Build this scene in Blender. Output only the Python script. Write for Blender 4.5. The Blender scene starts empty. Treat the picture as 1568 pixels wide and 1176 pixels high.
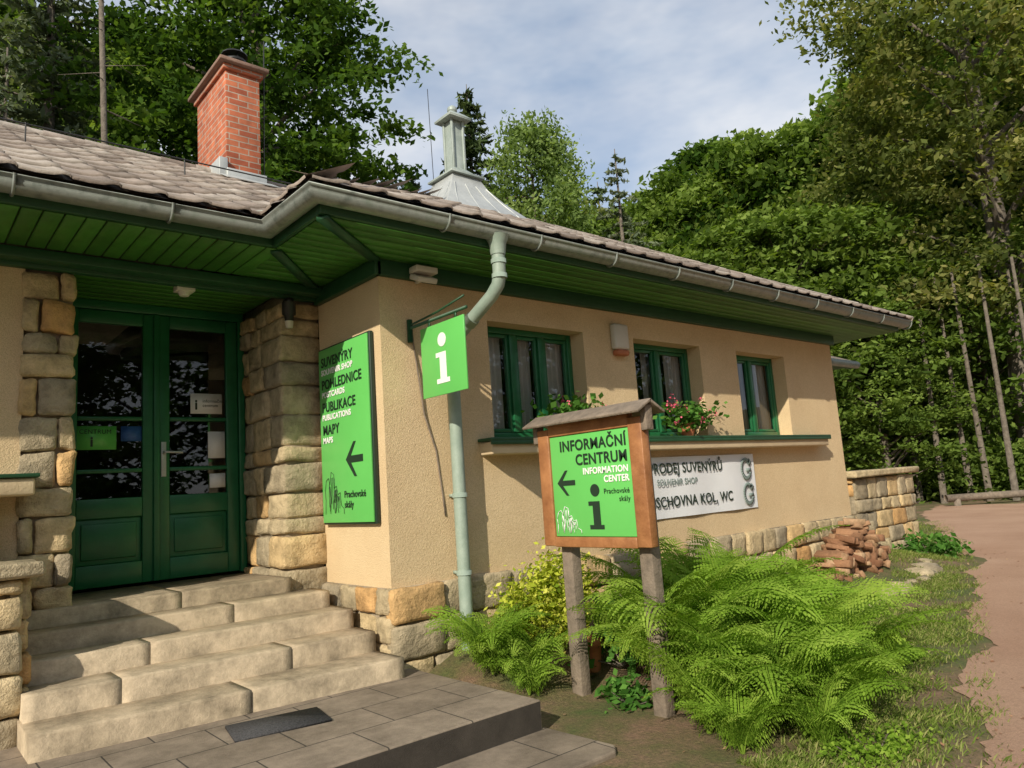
import bpy, math, numpy as np, random
from mathutils import Matrix, Vector
rng=np.random.default_rng(7); random.seed(5)
sc=bpy.context.scene
COL=sc.collection
# ------------------------------------------------------------ materials
def newmat(name):
    m=bpy.data.materials.new(name); m.use_nodes=True
    nt=m.node_tree; b=nt.nodes["Principled BSDF"]
    return m,nt,b
def N(nt,t,**k):
    n=nt.nodes.new(t)
    for a,v in k.items():
        if a in n.inputs: n.inputs[a].default_value=v
        else: setattr(n,a,v)
    return n
def ramp(nt,fac,stops):
    r=nt.nodes.new("ShaderNodeValToRGB"); e=r.color_ramp.elements
    while len(e)<len(stops): e.new(.5)
    for i,(p,c) in enumerate(stops): e[i].position=p; e[i].color=(*c,1)
    nt.links.new(fac,r.inputs[0]); return r.outputs[0]
def noise(nt,scale,detail=4,rough=.6,vec=None):
    n=N(nt,"ShaderNodeTexNoise"); n.inputs["Scale"].default_value=scale; n.inputs["Detail"].default_value=detail; n.inputs["Roughness"].default_value=rough
    if vec is None:
        tc=N(nt,"ShaderNodeTexCoord"); vec=tc.outputs["Object"]
    nt.links.new(vec,n.inputs["Vector"]); return n.outputs["Fac"]
def bump(nt,b,h,strength,dist=.01):
    bp=N(nt,"ShaderNodeBump"); bp.inputs["Strength"].default_value=strength; bp.inputs["Distance"].default_value=dist
    nt.links.new(h,bp.inputs["Height"]); nt.links.new(bp.outputs[0],b.inputs["Normal"]); return bp
def mixc(nt,fac,a,b,mode='MIX'):
    m=N(nt,"ShaderNodeMix"); m.data_type='RGBA'; m.blend_type=mode
    for i,v in ((0,fac),(6,a),(7,b)):
        if hasattr(v,"links"): nt.links.new(v,m.inputs[i])
        elif i==0: m.inputs[0].default_value=v
        else: m.inputs[i].default_value=(*v,1)
    return m.outputs[2]
def noisy(name,c1,c2,scale=3,rough=.8,bs=0,bscale=60,bd=.01,metal=0,c3=None):
    m,nt,b=newmat(name)
    f=noise(nt,scale,5,.65)
    st=[(.3,c1),(.7,c2)] if c3 is None else [(.28,c1),(.5,c2),(.72,c3)]
    nt.links.new(ramp(nt,f,st),b.inputs["Base Color"])
    b.inputs["Roughness"].default_value=rough; b.inputs["Metallic"].default_value=metal
    if bs: bump(nt,b,noise(nt,bscale,3,.7),bs,bd)
    return m
def varmat(name,stops,rough=.85,bs=.6,bscale=25,bd=.02,stain=.55,stscale=6):
    m,nt,b=newmat(name)
    a=N(nt,"ShaderNodeAttribute",attribute_name="var")
    c=ramp(nt,a.outputs["Fac"],stops)
    f=noise(nt,stscale,5,.75)
    st=ramp(nt,f,[(.3,(stain,stain,stain*.95)),(.62,(1.,1.,1.))])
    c=mixc(nt,1.0,c,st,'MULTIPLY')
    nt.links.new(c,b.inputs["Base Color"]); b.inputs["Roughness"].default_value=rough
    bump(nt,b,noise(nt,bscale,5,.78),bs,bd)
    return m
def leafmat(name,stops,trans=.4,rough=.55):
    m=bpy.data.materials.new(name); m.use_nodes=True; nt=m.node_tree; nt.nodes.clear()
    o=N(nt,"ShaderNodeOutputMaterial"); d=N(nt,"ShaderNodeBsdfDiffuse")
    a=N(nt,"ShaderNodeAttribute",attribute_name="var")
    c=ramp(nt,a.outputs["Fac"],stops); nt.links.new(c,d.inputs[0])
    t=N(nt,"ShaderNodeBsdfTranslucent"); c2=mixc(nt,1.0,c,(1.5,1.6,.6),'MULTIPLY'); nt.links.new(c2,t.inputs[0])
    mx=N(nt,"ShaderNodeMixShader"); mx.inputs[0].default_value=trans
    nt.links.new(d.outputs[0],mx.inputs[1]); nt.links.new(t.outputs[0],mx.inputs[2])
    nt.links.new(mx.outputs[0],o.inputs[0]); return m
M={}
m,nt,b=newmat("stucco"); f=noise(nt,1.3,5,.65); c=ramp(nt,f,[(.3,(.65,.48,.28)),(.7,(.75,.585,.36))]); g=noise(nt,170,2,.6)
st=ramp(nt,g,[(.32,(.76,.74,.71)),(.6,(1,1,1))]); nt.links.new(mixc(nt,1.0,c,st,'MULTIPLY'),b.inputs["Base Color"]); b.inputs["Roughness"].default_value=.92
bump(nt,b,noise(nt,110,3,.7),.75,.008); M['stucco']=m
M['trimplaster']=noisy("trim_plaster",(.56,.43,.27),(.66,.53,.34),4,.9,.3,60,.01)
M['stone']=varmat("sandstone",[(0,(.36,.30,.21)),(.3,(.54,.44,.28)),(.65,(.66,.51,.29)),(.88,(.70,.49,.24)),(1,(.66,.38,.15))],bs=.9,bscale=14,bd=.03,stain=.42,stscale=7)
M['mortar']=noisy("mortar",(.22,.175,.12),(.32,.26,.18),20,.95,.6,60)
M['step']=varmat("step_stone",[(0,(.45,.355,.24)),(1,(.60,.485,.34))],bs=.6,bscale=40,bd=.01,stain=.32,stscale=3.4)
M['green']=noisy("green_paint",(.013,.11,.042),(.02,.15,.058),6,.32,.08,40)
M['dgreen']=noisy("dark_green_wood",(.010,.055,.020),(.016,.08,.030),6,.5,.15,50)
M['soffit']=varmat("soffit_boards",[(0,(.038,.15,.015)),(1,(.06,.22,.026))],rough=.5,bs=.1,stain=.7)
M['gutter']=noisy("zinc_gutter",(.12,.145,.13),(.27,.30,.28),9,.45,.1,30,.01,.35,c3=(.18,.22,.185))
M['pipe']=noisy("painted_pipe",(.22,.29,.24),(.33,.40,.34),8,.5,.1,30)
M['tile']=varmat("roof_tile",[(0,(.25,.20,.165)),(.5,(.38,.31,.26)),(1,(.50,.44,.38))],rough=.6,bs=.4,bscale=20,stain=.45,stscale=5)
M['lead']=noisy("zinc_sheet",(.38,.40,.40),(.52,.54,.53),5,.5,.15,20,.01,.3)
M['greymetal']=noisy("grey_green_metal",(.26,.31,.28),(.40,.45,.42),6,.5,.1,20,.01,.15)
M['black']=noisy("black_metal",(.01,.01,.01),(.025,.025,.025),6,.5)
M['crown']=noisy("chimney_crown_stone",(.16,.10,.075),(.27,.17,.13),12,.9,.5,40)
M['white']=noisy("white_paint",(.77,.77,.75),(.82,.82,.81),6,.6)
M['banner']=noisy("banner_vinyl",(.72,.74,.77),(.79,.80,.82),3,.45,.15,5,.02)
M['signgreen']=noisy("sign_green",(.12,.48,.105),(.135,.52,.12),2,.35)
M['signblack']=noisy("sign_dark_print",(.012,.03,.018),(.015,.035,.02),2,.5)
M['signgrey']=noisy("sign_grey_print",(.20,.26,.24),(.24,.3,.28),2,.5)
M['signblue']=noisy("sign_blue",(.03,.1,.35),(.05,.14,.45),20,.5)
M['wood']=noisy("reddish_wood",(.22,.085,.03),(.40,.18,.07),7,.55,.4,30)
M['oldwood']=noisy("weathered_wood",(.13,.105,.08),(.26,.205,.155),12,.85,.7,40)
M['terracotta']=noisy("terracotta",(.40,.13,.06),(.50,.19,.09),8,.8,.2)
M['curtain']=noisy("curtain",(.72,.72,.69),(.80,.80,.78),5,.9)
M['room']=noisy("dark_room",(.03,.028,.022),(.07,.06,.05),2,.9)
M['redleaf']=noisy("flower_petals",(.60,.05,.10),(.80,.18,.28),60,.6)
M['bark']=noisy("bark",(.08,.065,.05),(.20,.17,.135),8,.95,.8,25,.03)
M['plasticwhite']=noisy("plastic_housing",(.55,.52,.45),(.62,.59,.52),6,.5)
M['mat']=noisy("mat_rubber",(.015,.015,.017),(.08,.08,.085),130,.9,.8,90)
M['orange']=varmat("split_logs",[(0,(.22,.10,.05)),(.5,(.36,.19,.10)),(1,(.48,.32,.19))],bs=.7,bscale=20)
# brick
m,nt,b=newmat("chimney_brick"); tc=N(nt,"ShaderNodeTexCoord"); sp=N(nt,"ShaderNodeSeparateXYZ"); nt.links.new(tc.outputs["Object"],sp.inputs[0])
ad=N(nt,"ShaderNodeMath"); nt.links.new(sp.outputs[0],ad.inputs[0]); nt.links.new(sp.outputs[1],ad.inputs[1])
cb=N(nt,"ShaderNodeCombineXYZ"); nt.links.new(ad.outputs[0],cb.inputs[0]); nt.links.new(sp.outputs[2],cb.inputs[1])
br=N(nt,"ShaderNodeTexBrick"); nt.links.new(cb.outputs[0],br.inputs["Vector"])
br.inputs["Scale"].default_value=1; br.inputs["Brick Width"].default_value=.2; br.inputs["Row Height"].default_value=.066; br.inputs["Mortar Size"].default_value=.006
br.inputs["Color1"].default_value=(.58,.18,.085,1); br.inputs["Color2"].default_value=(.38,.095,.045,1); br.inputs["Mortar"].default_value=(.45,.36,.29,1)
f=noise(nt,7,5); st=ramp(nt,f,[(.3,(.6,.6,.6)),(.7,(1.,1.,1.))])
nt.links.new(mixc(nt,1.0,br.outputs["Color"],st,'MULTIPLY'),b.inputs["Base Color"]); b.inputs["Roughness"].default_value=.9
bp=bump(nt,b,br.outputs["Fac"],.6,.01); bp.invert=True; M['brick']=m
# paving
m,nt,b=newmat("paving_slabs"); tc=N(nt,"ShaderNodeTexCoord"); br=N(nt,"ShaderNodeTexBrick"); mp=N(nt,"ShaderNodeMapping"); mp.inputs["Location"].default_value=(.1,.0,0)
nt.links.new(tc.outputs["Object"],mp.inputs[0]); nt.links.new(mp.outputs[0],br.inputs["Vector"])
br.inputs["Scale"].default_value=1; br.inputs["Brick Width"].default_value=.46; br.inputs["Row Height"].default_value=.333; br.inputs["Mortar Size"].default_value=.004
br.inputs["Color1"].default_value=(.25,.20,.15,1); br.inputs["Color2"].default_value=(.31,.25,.19,1); br.inputs["Mortar"].default_value=(.06,.05,.04,1)
f=noise(nt,4,6,.75); st=ramp(nt,f,[(.3,(.45,.44,.42)),(.65,(1.,1.,1.))])
nt.links.new(mixc(nt,1.0,br.outputs["Color"],st,'MULTIPLY'),b.inputs["Base Color"]); b.inputs["Roughness"].default_value=.85
nb=noise(nt,120,3,.8); ma=N(nt,"ShaderNodeMath",operation='SUBTRACT'); nt.links.new(nb,ma.inputs[0]); nt.links.new(br.outputs["Fac"],ma.inputs[1])
bump(nt,b,ma.outputs[0],.5,.006); M['paving']=m
# ground
m,nt,b=newmat("ground_soil_grass"); f=noise(nt,1.1,6,.75); g=noise(nt,45,4,.8)
c=ramp(nt,f,[(.38,(.36,.23,.15)),(.5,(.22,.19,.08)),(.62,(.13,.18,.045))])
st=ramp(nt,g,[(.3,(.42,.42,.42)),(.7,(1.,.97,.93))]); nt.links.new(mixc(nt,1.0,c,st,'MULTIPLY'),b.inputs["Base Color"]); b.inputs["Roughness"].default_value=.95
bump(nt,b,g,.9,.03); M['ground']=m
m,nt,b=newmat("path_gravel"); f=noise(nt,.7,5,.6); g=noise(nt,90,4,.85); h=noise(nt,14,3,.8)
c=ramp(nt,f,[(.3,(.52,.31,.205)),(.7,(.66,.43,.30))]); st=ramp(nt,g,[(.3,(.58,.56,.54)),(.7,(1.,1.,1.))])
c=mixc(nt,1.0,c,st,'MULTIPLY'); c=mixc(nt,ramp(nt,h,[(.66,(0,0,0)),(.76,(.45,.45,.45))]),c,(.22,.15,.09)); nt.links.new(c,b.inputs["Base Color"]); b.inputs["Roughness"].default_value=.95
bump(nt,b,g,.9,.02); M['path']=m
# glass
m=bpy.data.materials.new("window_glass"); m.use_nodes=True; nt=m.node_tree; nt.nodes.clear()
o=N(nt,"ShaderNodeOutputMaterial"); tr=N(nt,"ShaderNodeBsdfTransparent"); tr.inputs[0].default_value=(.86,.89,.87,1); gl=N(nt,"ShaderNodeBsdfGlossy"); gl.inputs["Roughness"].default_value=.01; gl.inputs[0].default_value=(.9,.92,.95,1)
fr=N(nt,"ShaderNodeFresnel"); fr.inputs[0].default_value=1.65; mx=N(nt,"ShaderNodeMixShader")
nt.links.new(fr.outputs[0],mx.inputs[0]); nt.links.new(tr.outputs[0],mx.inputs[1]); nt.links.new(gl.outputs[0],mx.inputs[2]); nt.links.new(mx.outputs[0],o.inputs[0]); M['glass']=m
# foliage
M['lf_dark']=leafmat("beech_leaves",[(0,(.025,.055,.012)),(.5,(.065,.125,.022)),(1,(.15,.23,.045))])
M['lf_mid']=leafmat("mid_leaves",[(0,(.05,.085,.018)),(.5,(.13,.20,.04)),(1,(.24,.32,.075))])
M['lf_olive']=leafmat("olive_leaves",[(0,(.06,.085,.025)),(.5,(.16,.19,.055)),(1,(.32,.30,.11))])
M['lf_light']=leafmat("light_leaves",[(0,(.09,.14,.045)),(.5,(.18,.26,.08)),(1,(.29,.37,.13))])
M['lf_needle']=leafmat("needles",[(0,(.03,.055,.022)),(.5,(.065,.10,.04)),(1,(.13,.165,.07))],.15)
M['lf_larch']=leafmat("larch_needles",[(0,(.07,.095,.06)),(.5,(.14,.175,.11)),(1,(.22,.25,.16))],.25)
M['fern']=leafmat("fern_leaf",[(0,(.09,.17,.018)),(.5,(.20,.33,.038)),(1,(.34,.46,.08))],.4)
M['yellow']=leafmat("variegated_leaf",[(0,(.14,.22,.02)),(.45,(.40,.46,.045)),(1,(.72,.70,.15))],.3)
M['geran']=leafmat("geranium_leaf",[(0,(.04,.12,.02)),(1,(.13,.28,.055))],.3)
M['grass']=leafmat("grass_blades",[(0,(.09,.14,.025)),(.5,(.18,.25,.05)),(1,(.34,.32,.14))],.3)
# ------------------------------------------------------------ mesh accumulator
class Acc:
    def __init__(s): s.V=[];s.F=[];s.m=[];s.v=[];s.n=0
    def add(s,V,F,mi=0,var=.5):
        V=np.asarray(V,float);F=np.asarray(F,int)
        s.V.append(V);s.F.append(F+s.n);s.n+=len(V)
        s.m.append(np.full(len(F),mi)); s.v.append(np.full(len(F),var) if np.isscalar(var) else np.asarray(var,float))
    def box(s,x0,x1,y0,y1,z0,z1,mi=0,var=.5,j=0):
        V=np.array([(x,y,z) for z in (z0,z1) for y in (y0,y1) for x in (x0,x1)],float)
        if j: V+=rng.uniform(-j,j,V.shape)
        s.add(V,BF,mi,var)
    def obox(s,c,ax,hs,mi=0,var=.5,j=0):
        ax=np.array(ax,float);V=[]
        for k in (-1,1):
            for jn in (-1,1):
                for i in (-1,1): V.append(np.array(c)+ax[0]*i*hs[0]+ax[1]*jn*hs[1]+ax[2]*k*hs[2])
        V=np.array(V)
        if j: V+=rng.uniform(-j,j,V.shape)
        s.add(V,BF,mi,var)
    def tube(s,P,R,n=8,mi=0,var=.5,cap=True):
        P=np.array(P,float);R=np.broadcast_to(np.array(R,float),(len(P),))
        T=np.gradient(P,axis=0);T/=np.linalg.norm(T,axis=1)[:,None]+1e-9
        V=[];up=np.array([0,0,1.]) if abs(T[0][2])<.9 else np.array([1.,0,0])
        for p,t,r in zip(P,T,R):
            a=np.cross(t,up);a/=np.linalg.norm(a)+1e-9;b=np.cross(t,a)
            th=np.arange(n)*2*np.pi/n
            V.append(p+r*(np.cos(th)[:,None]*a+np.sin(th)[:,None]*b))
        k=len(P);V=np.concatenate(V);F=[]
        for i in range(k-1):
            for q in range(n): F.append((i*n+q,i*n+(q+1)%n,(i+1)*n+(q+1)%n,(i+1)*n+q))
        if cap and n%2==0:
            for base in (0,(k-1)*n):
                for q in range(n//2-1): F.append((base+q,base+q+1,base+n-2-q,base+n-1-q))
        s.add(V,F,mi,var)
BF=[(0,2,3,1),(4,5,7,6),(0,1,5,4),(2,6,7,3),(0,4,6,2),(1,3,7,5)]
def build(name,acc,mats,parent=None,bev=0,smooth=False,seg=2):
    V=np.concatenate(acc.V);F=np.concatenate(acc.F);mi=np.concatenate(acc.m);v=np.concatenate(acc.v)
    me=bpy.data.meshes.new(name); me.vertices.add(len(V)); me.vertices.foreach_set("co",V.astype(np.float32).ravel())
    me.loops.add(F.size); me.loops.foreach_set("vertex_index",F.astype(np.int32).ravel())
    me.polygons.add(len(F)); me.polygons.foreach_set("loop_start",np.arange(0,F.size,4,dtype=np.int32)); me.polygons.foreach_set("loop_total",np.full(len(F),4,np.int32))
    me.polygons.foreach_set("material_index",mi.astype(np.int32))
    if smooth: me.polygons.foreach_set("use_smooth",np.ones(len(F),bool))
    me.update(calc_edges=True)
    at=me.attributes.new("var",'FLOAT','FACE'); at.data.foreach_set("value",v.astype(np.float32))
    for k in (mats if isinstance(mats,(list,tuple)) else [mats]): me.materials.append(M[k])
    o=bpy.data.objects.new(name,me); COL.objects.link(o)
    if parent: o.parent=parent
    if bev:
        md=o.modifiers.new("b",'BEVEL'); md.width=bev; md.segments=seg; md.limit_method='ANGLE'; md.angle_limit=math.radians(35)
    return o
tex1=bpy.data.textures.new("rough_hewn",'CLOUDS'); tex1.noise_scale=.075; tex1.noise_depth=3
def roughen(o,strength=.03,lv=2):
    s_=o.modifiers.new("s",'SUBSURF'); s_.subdivision_type='SIMPLE'; s_.levels=lv; s_.render_levels=lv
    d=o.modifiers.new("d",'DISPLACE'); d.texture=tex1; d.texture_coords='GLOBAL'; d.strength=strength; d.mid_level=.5
def empty(name,loc=(0,0,0)):
    o=bpy.data.objects.new(name,None); COL.objects.link(o); o.empty_display_size=.2; return o
def ngon(name,verts,faces,mat,parent=None,solid=0):
    me=bpy.data.meshes.new(name); me.from_pydata([tuple(v) for v in verts],[],faces); me.update(); me.materials.append(M[mat])
    o=bpy.data.objects.new(name,me); COL.objects.link(o)
    if parent: o.parent=parent
    return o
def text(body,size,loc,rot,mat,parent,align='LEFT',sx=1.,off=0.):
    c=bpy.data.curves.new("lettering",'FONT'); c.body=body; c.size=size; c.align_x=align; c.extrude=.0008; c.space_character=1.06; c.offset=off
    c.materials.append(M[mat]); o=bpy.data.objects.new("lettering",c); COL.objects.link(o); o.location=loc; o.rotation_euler=rot; o.scale=(sx*.95,1,1); o.parent=parent; return o
RX=(math.pi/2,0,-math.pi/2)  # facing -X
RY=(math.pi/2,0,0)
# ------------------------------------------------------------ camera
y,t,r,f=math.radians(49.2),math.radians(8.1),math.radians(-3.9),1130.
F_=np.array([math.cos(y)*math.cos(t),math.sin(y)*math.cos(t),math.sin(t)])
r0=np.array([math.sin(y),-math.cos(y),0]); u0=np.cross(r0,F_)
R_=r0*math.cos(r)+u0*math.sin(r); U_=-r0*math.sin(r)+u0*math.cos(r)
cd=bpy.data.cameras.new("camera"); co=bpy.data.objects.new("camera",cd); COL.objects.link(co)
mw=Matrix.Identity(4)
for i in range(3): mw[i][0]=R_[i]; mw[i][1]=U_[i]; mw[i][2]=-F_[i]
mw[2][3]=1.45; co.matrix_world=mw; cd.lens=f/1568*36; cd.sensor_width=36; cd.clip_end=800; cd.clip_start=.05; sc.camera=co
# ------------------------------------------------------------ world + sun
sd=Vector((-2.04,-1.02,1.30)).normalized(); el=math.asin(sd.z)
w=bpy.data.worlds.new("World"); sc.world=w; w.use_nodes=True; nt=w.node_tree; bg=nt.nodes["Background"]
sky=N(nt,"ShaderNodeTexSky"); sky.sky_type='NISHITA'; sky.sun_disc=False; sky.sun_elevation=el; sky.sun_rotation=math.atan2(sd.x,sd.y)%(2*math.pi); sky.dust_density=.8
tc=N(nt,"ShaderNodeTexCoord"); mp=N(nt,"ShaderNodeMapping"); mp.inputs["Scale"].default_value=(1,1,2.4); nt.links.new(tc.outputs["Generated"],mp.inputs[0])
nz=noise(nt,2.3,5,.6,mp.outputs[0]); cf=ramp(nt,nz,[(.34,(.5,.5,.5)),(.5,(.75,.75,.75)),(.66,(.97,.97,.97))])
nz2=noise(nt,2.6,5,.62,mp.outputs[0]); cc=ramp(nt,nz2,[(.38,(.56,.66,.80)),(.62,(.97,.98,1.0))])
cc=mixc(nt,1.0,cc,(6.3,6.3,6.3),'MULTIPLY')
nt.links.new(mixc(nt,cf,sky.outputs[0],cc),bg.inputs[0]); bg.inputs[1].default_value=.15
ld=bpy.data.lights.new("sun",'SUN'); ld.energy=5.0; ld.angle=math.radians(.55); ld.color=(1,.91,.75); lo=bpy.data.objects.new("sun",ld); COL.objects.link(lo)
lo.rotation_euler=sd.to_track_quat('Z','Y').to_euler(); lo.location=(-10,-4,8)
sc.view_settings.view_transform='Standard'; sc.view_settings.look='None'; sc.view_settings.exposure=0
# ------------------------------------------------------------ ground
def ss(x): x=np.clip(x,0,1); return x*x*(3-2*x)
def gz(X,Y):
    X=np.asarray(X,float);Y=np.asarray(Y,float)
    z=.2+.22*ss((Y-3.15)/1.0)*ss((X-2.6)/.3)*ss((11-X)/2)
    rr=np.hypot(X-3,Y-3); z=z+9*ss((rr-27)/60)*ss((X*.6+Y*.8+20)/40)
    return z
gx=np.concatenate([-np.geomspace(300,6,26),np.arange(-5,14,.25),np.geomspace(14,320,40)]); gy=np.concatenate([-np.geomspace(300,4,26),np.arange(-3,8,.2),np.geomspace(8,320,40)])
GX,GY=np.meshgrid(gx,gy,indexing='ij'); V=np.stack([GX,GY,gz(GX,GY)],-1).reshape(-1,3)
ny=len(gy);I,J=np.meshgrid(np.arange(len(gx)-1),np.arange(ny-1),indexing='ij');i0=(I*ny+J).ravel()
a=Acc();a.add(V,np.stack([i0,i0+ny,i0+ny+1,i0+1],1));build("ground",a,'ground',smooth=True)
edge=[(-6,-1.2),(0,.1),(3.3,1.23),(5.18,1.9),(8.7,3.0),(13,4.75),(18.8,7.3),(22.5,8.3)]
ex=np.arange(-6,22.5,.05);ey=np.interp(ex,[p[0] for p in edge],[p[1] for p in edge])
wn=np.interp(ex,np.arange(-6,23,.45),rng.normal(0,.07,65)[:len(np.arange(-6,23,.45))])+np.interp(ex,np.arange(-6,23,.13),rng.normal(0,.03,240)[:len(np.arange(-6,23,.13))])
ey=ey+wn+rng.normal(0,.012,len(ex))
V=[];K=14
for k in range(K):
    tt=k/(K-1); V.append(np.stack([ex,ey*(1-tt)+(-9)*tt,np.full(len(ex),.206)],1))
V=np.concatenate(V);n=len(ex);Fq=[(k*n+i,(k+1)*n+i,(k+1)*n+i+1,k*n+i+1) for k in range(K-1) for i in range(n-1)]
a=Acc();a.add(V,Fq);build("gravel_path",a,'path')
# ------------------------------------------------------------ house
house=empty("stone_and_stucco_house")
def wall_holes(name,x0,x1,z0,z1,yw,holes,depth,mat):
    xs=sorted({x0,x1,*[h[0] for h in holes],*[h[1] for h in holes]}); zs=sorted({z0,z1,*[h[2] for h in holes],*[h[3] for h in holes]})
    a=Acc()
    for i in range(len(xs)-1):
        for j in range(len(zs)-1):
            cx=(xs[i]+xs[i+1])/2;cz=(zs[j]+zs[j+1])/2
            if any(h[0]<cx<h[1] and h[2]<cz<h[3] for h in holes): continue
            a.add([(xs[i],yw,zs[j]),(xs[i+1],yw,zs[j]),(xs[i+1],yw,zs[j+1]),(xs[i],yw,zs[j+1])],[(0,1,2,3)])
    for h in holes:
        A,B,C,D=h; y2=yw+depth
        a.add([(A,yw,C),(A,y2,C),(A,y2,D),(A,yw,D)],[(0,1,2,3)]); a.add([(B,yw,C),(B,y2,C),(B,y2,D),(B,yw,D)],[(0,3,2,1)])
        a.add([(A,yw,D),(A,y2,D),(B,y2,D),(B,yw,D)],[(0,1,2,3)]); a.add([(A,yw,C),(B,yw,C),(B,y2,C),(A,y2,C)],[(0,1,2,3)])
    return build(name,a,mat,house)
wins=[(3.46,4.50,1.84,2.73),(5.15,6.16,1.84,2.73),(6.80,7.76,1.84,2.73)]
YF=4.25;XC=2.53
wall_holes("front_wall",XC,8.9,.5,3.05,YF,wins,.2,'stucco')
wall_holes("left_front_wall",-7,.62,.4,3.05,5.16,[(-1.3,.15,1.7,2.8)],.2,'stucco')
a=Acc()
a.add([(XC,YF,.5),(XC,YF,3.05),(XC,5.16,3.05),(XC,5.16,.5)],[(0,1,2,3)])
a.add([(8.9,YF,.5),(8.9,9,.5),(8.9,9,3.05),(8.9,YF,3.05)],[(0,1,2,3)])
a.add([(-7,5.16,0),(-7,5.16,3.05),(-7,9.8,3.05),(-7,9.8,0)],[(0,1,2,3)])
a.add([(-7,9.8,0),(-7,9.8,3.05),(8.9,9.0,3.05),(8.9,9.0,0)],[(0,1,2,3)])
build("side_and_rear_walls",a,'stucco',house)
a=Acc()
for X0,X1,Y0,Y1 in ((2.6,8.8,6.2,6.25),(-6.9,2.5,7.6,7.65)): a.box(X0,X1,Y0,Y1,.5,3.04)
a.box(-6.9,8.8,4.6,7.6,.55,.6); build("interior",a,'room',house)
def window(x0,x1,z0,z1,yy,casements,name):
    a=Acc();fw=.05
    a.box(x0,x0+fw,yy,yy+.06,z0,z1);a.box(x1-fw,x1,yy,yy+.06,z0,z1);a.box(x0+fw,x1-fw,yy,yy+.06,z0,z0+fw);a.box(x0+fw,x1-fw,yy,yy+.06,z1-fw,z1)
    cs=[x0+fw+(x1-x0-2*fw)*c for c in casements]
    for c in cs[1:-1]: a.box(c-.035,c+.035,yy-.008,yy+.055,z0+fw+.001,z1-fw-.001)
    for i in range(len(cs)-1):
        A=cs[i]+(.037 if i else .003);B=cs[i+1]-(.037 if i<len(cs)-2 else .003);C=z0+fw+.003;D=z1-fw-.003;s=.028
        a.box(A,A+s,yy+.01,yy+.05,C,D);a.box(B-s,B,yy+.01,yy+.05,C,D);a.box(A+s,B-s,yy+.01,yy+.05,C,C+s);a.box(A+s,B-s,yy+.01,yy+.05,D-s,D)
    build(name+"_frame",a,'green',house,.005)
    ngon(name+"_glass",[(x0+.03,yy+.032,z0+.03),(x1-.03,yy+.032,z0+.03),(x1-.03,yy+.032,z1-.03),(x0+.03,yy+.032,z1-.03)],[(0,1,2,3)],'glass',house)
    a=Acc()
    for (A,B) in ((x0+.05,x0+.05+.24*(x1-x0)),(x0+.40*(x1-x0),x0+.60*(x1-x0)),(x1-.05-.24*(x1-x0),x1-.05)):
        u=np.linspace(A,B,50);yy2=yy+.095+.016*np.sin(u*110)+.006*np.sin(u*41)
        V=np.concatenate([np.stack([u,yy2,np.full(50,z0+.02)],1),np.stack([u,yy2*1.0,np.full(50,z1)],1)])
        a.add(V,[(i,i+1,51+i,50+i) for i in range(49)])
    build(name+"_curtains",a,'curtain',house,smooth=True)
window(*wins[0],YF+.15,[0,.34,.67,1],"window_a")
window(*wins[1],YF+.15,[0,.5,1],"window_b")
window(*wins[2],YF+.15,[0,.5,1],"window_c")
window(-1.3,.15,1.7,2.8,5.31,[0,.5,1],"window_d")
a=Acc();a.box(3.32,8.29,YF-.14,YF+.14,1.705,1.80);build("window_sill_slab",a,'trimplaster',house,.012)
a=Acc();a.box(3.30,8.31,YF-.165,YF-.001,1.803,1.826);a.box(3.30,8.31,YF-.165,YF-.15,1.775,1.803);a.box(-1.5,.69,4.93,5.158,1.70,1.722);build("sill_flashing",a,'dgreen',house,.003)
a=Acc();a.box(-1.5,.67,4.95,5.2,1.60,1.698);build("left_window_sill",a,'trimplaster',house,.012)
a=Acc()
a.box(XC-.03,8.93,YF-.05,YF-.002,2.945,3.055);a.box(XC-.05,XC-.002,YF-.05,5.13,2.945,3.055);a.box(-7,2.48,5.10,5.158,2.97,3.055)
a.box(-7.9,2.50,4.98,5.098,2.99,3.05)
a.box(-8,1.83,4.33,4.36,3.065,3.20);a.box(1.83,1.86,3.70,4.36,3.065,3.20);a.box(1.83,9.55,3.67,3.70,3.065,3.20);a.box(9.52,9.55,3.70,9.3,3.065,3.20)
build("fascia_and_beams",a,'dgreen',house,.004)
a=Acc()
x=-7.9
while x<1.85:
    a.box(x,x+.094,4.36,4.98,3.056,3.07,var=random.random()); x+=.1
yv=3.70
while yv<4.24:
    a.box(1.86,9.52,yv,yv+.094,3.056,3.07,var=random.random()); yv+=.1
yv=4.3
while yv<5.16:
    a.box(1.86,2.52,yv,yv+.094,3.058,3.072,var=random.random()); yv+=.1
yv=4.3
while yv<9.2:
    a.box(8.9,9.52,yv,yv+.094,3.058,3.072,var=random.random()); yv+=.1
yv=5.17
while yv<5.92:
    a.box(.89,2.24,yv,yv+.094,3.03,3.045,var=random.random()); yv+=.1
build("soffit_boards",a,'soffit',house,.006,seg=1)
a=Acc()
for p,q in (((1.85,3.69),(2.50,4.22)),((1.86,4.36),(2.5,5.1))):
    p=np.array(p);q=np.array(q);d=(q-p)/np.linalg.norm(q-p);c=(p+q)/2
    a.obox((c[0],c[1],3.045),[(d[0],d[1],0),(-d[1],d[0],0),(0,0,1)],(np.linalg.norm(q-p)/2,.035,.011))
build("soffit_battens",a,'dgreen',house)
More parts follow.
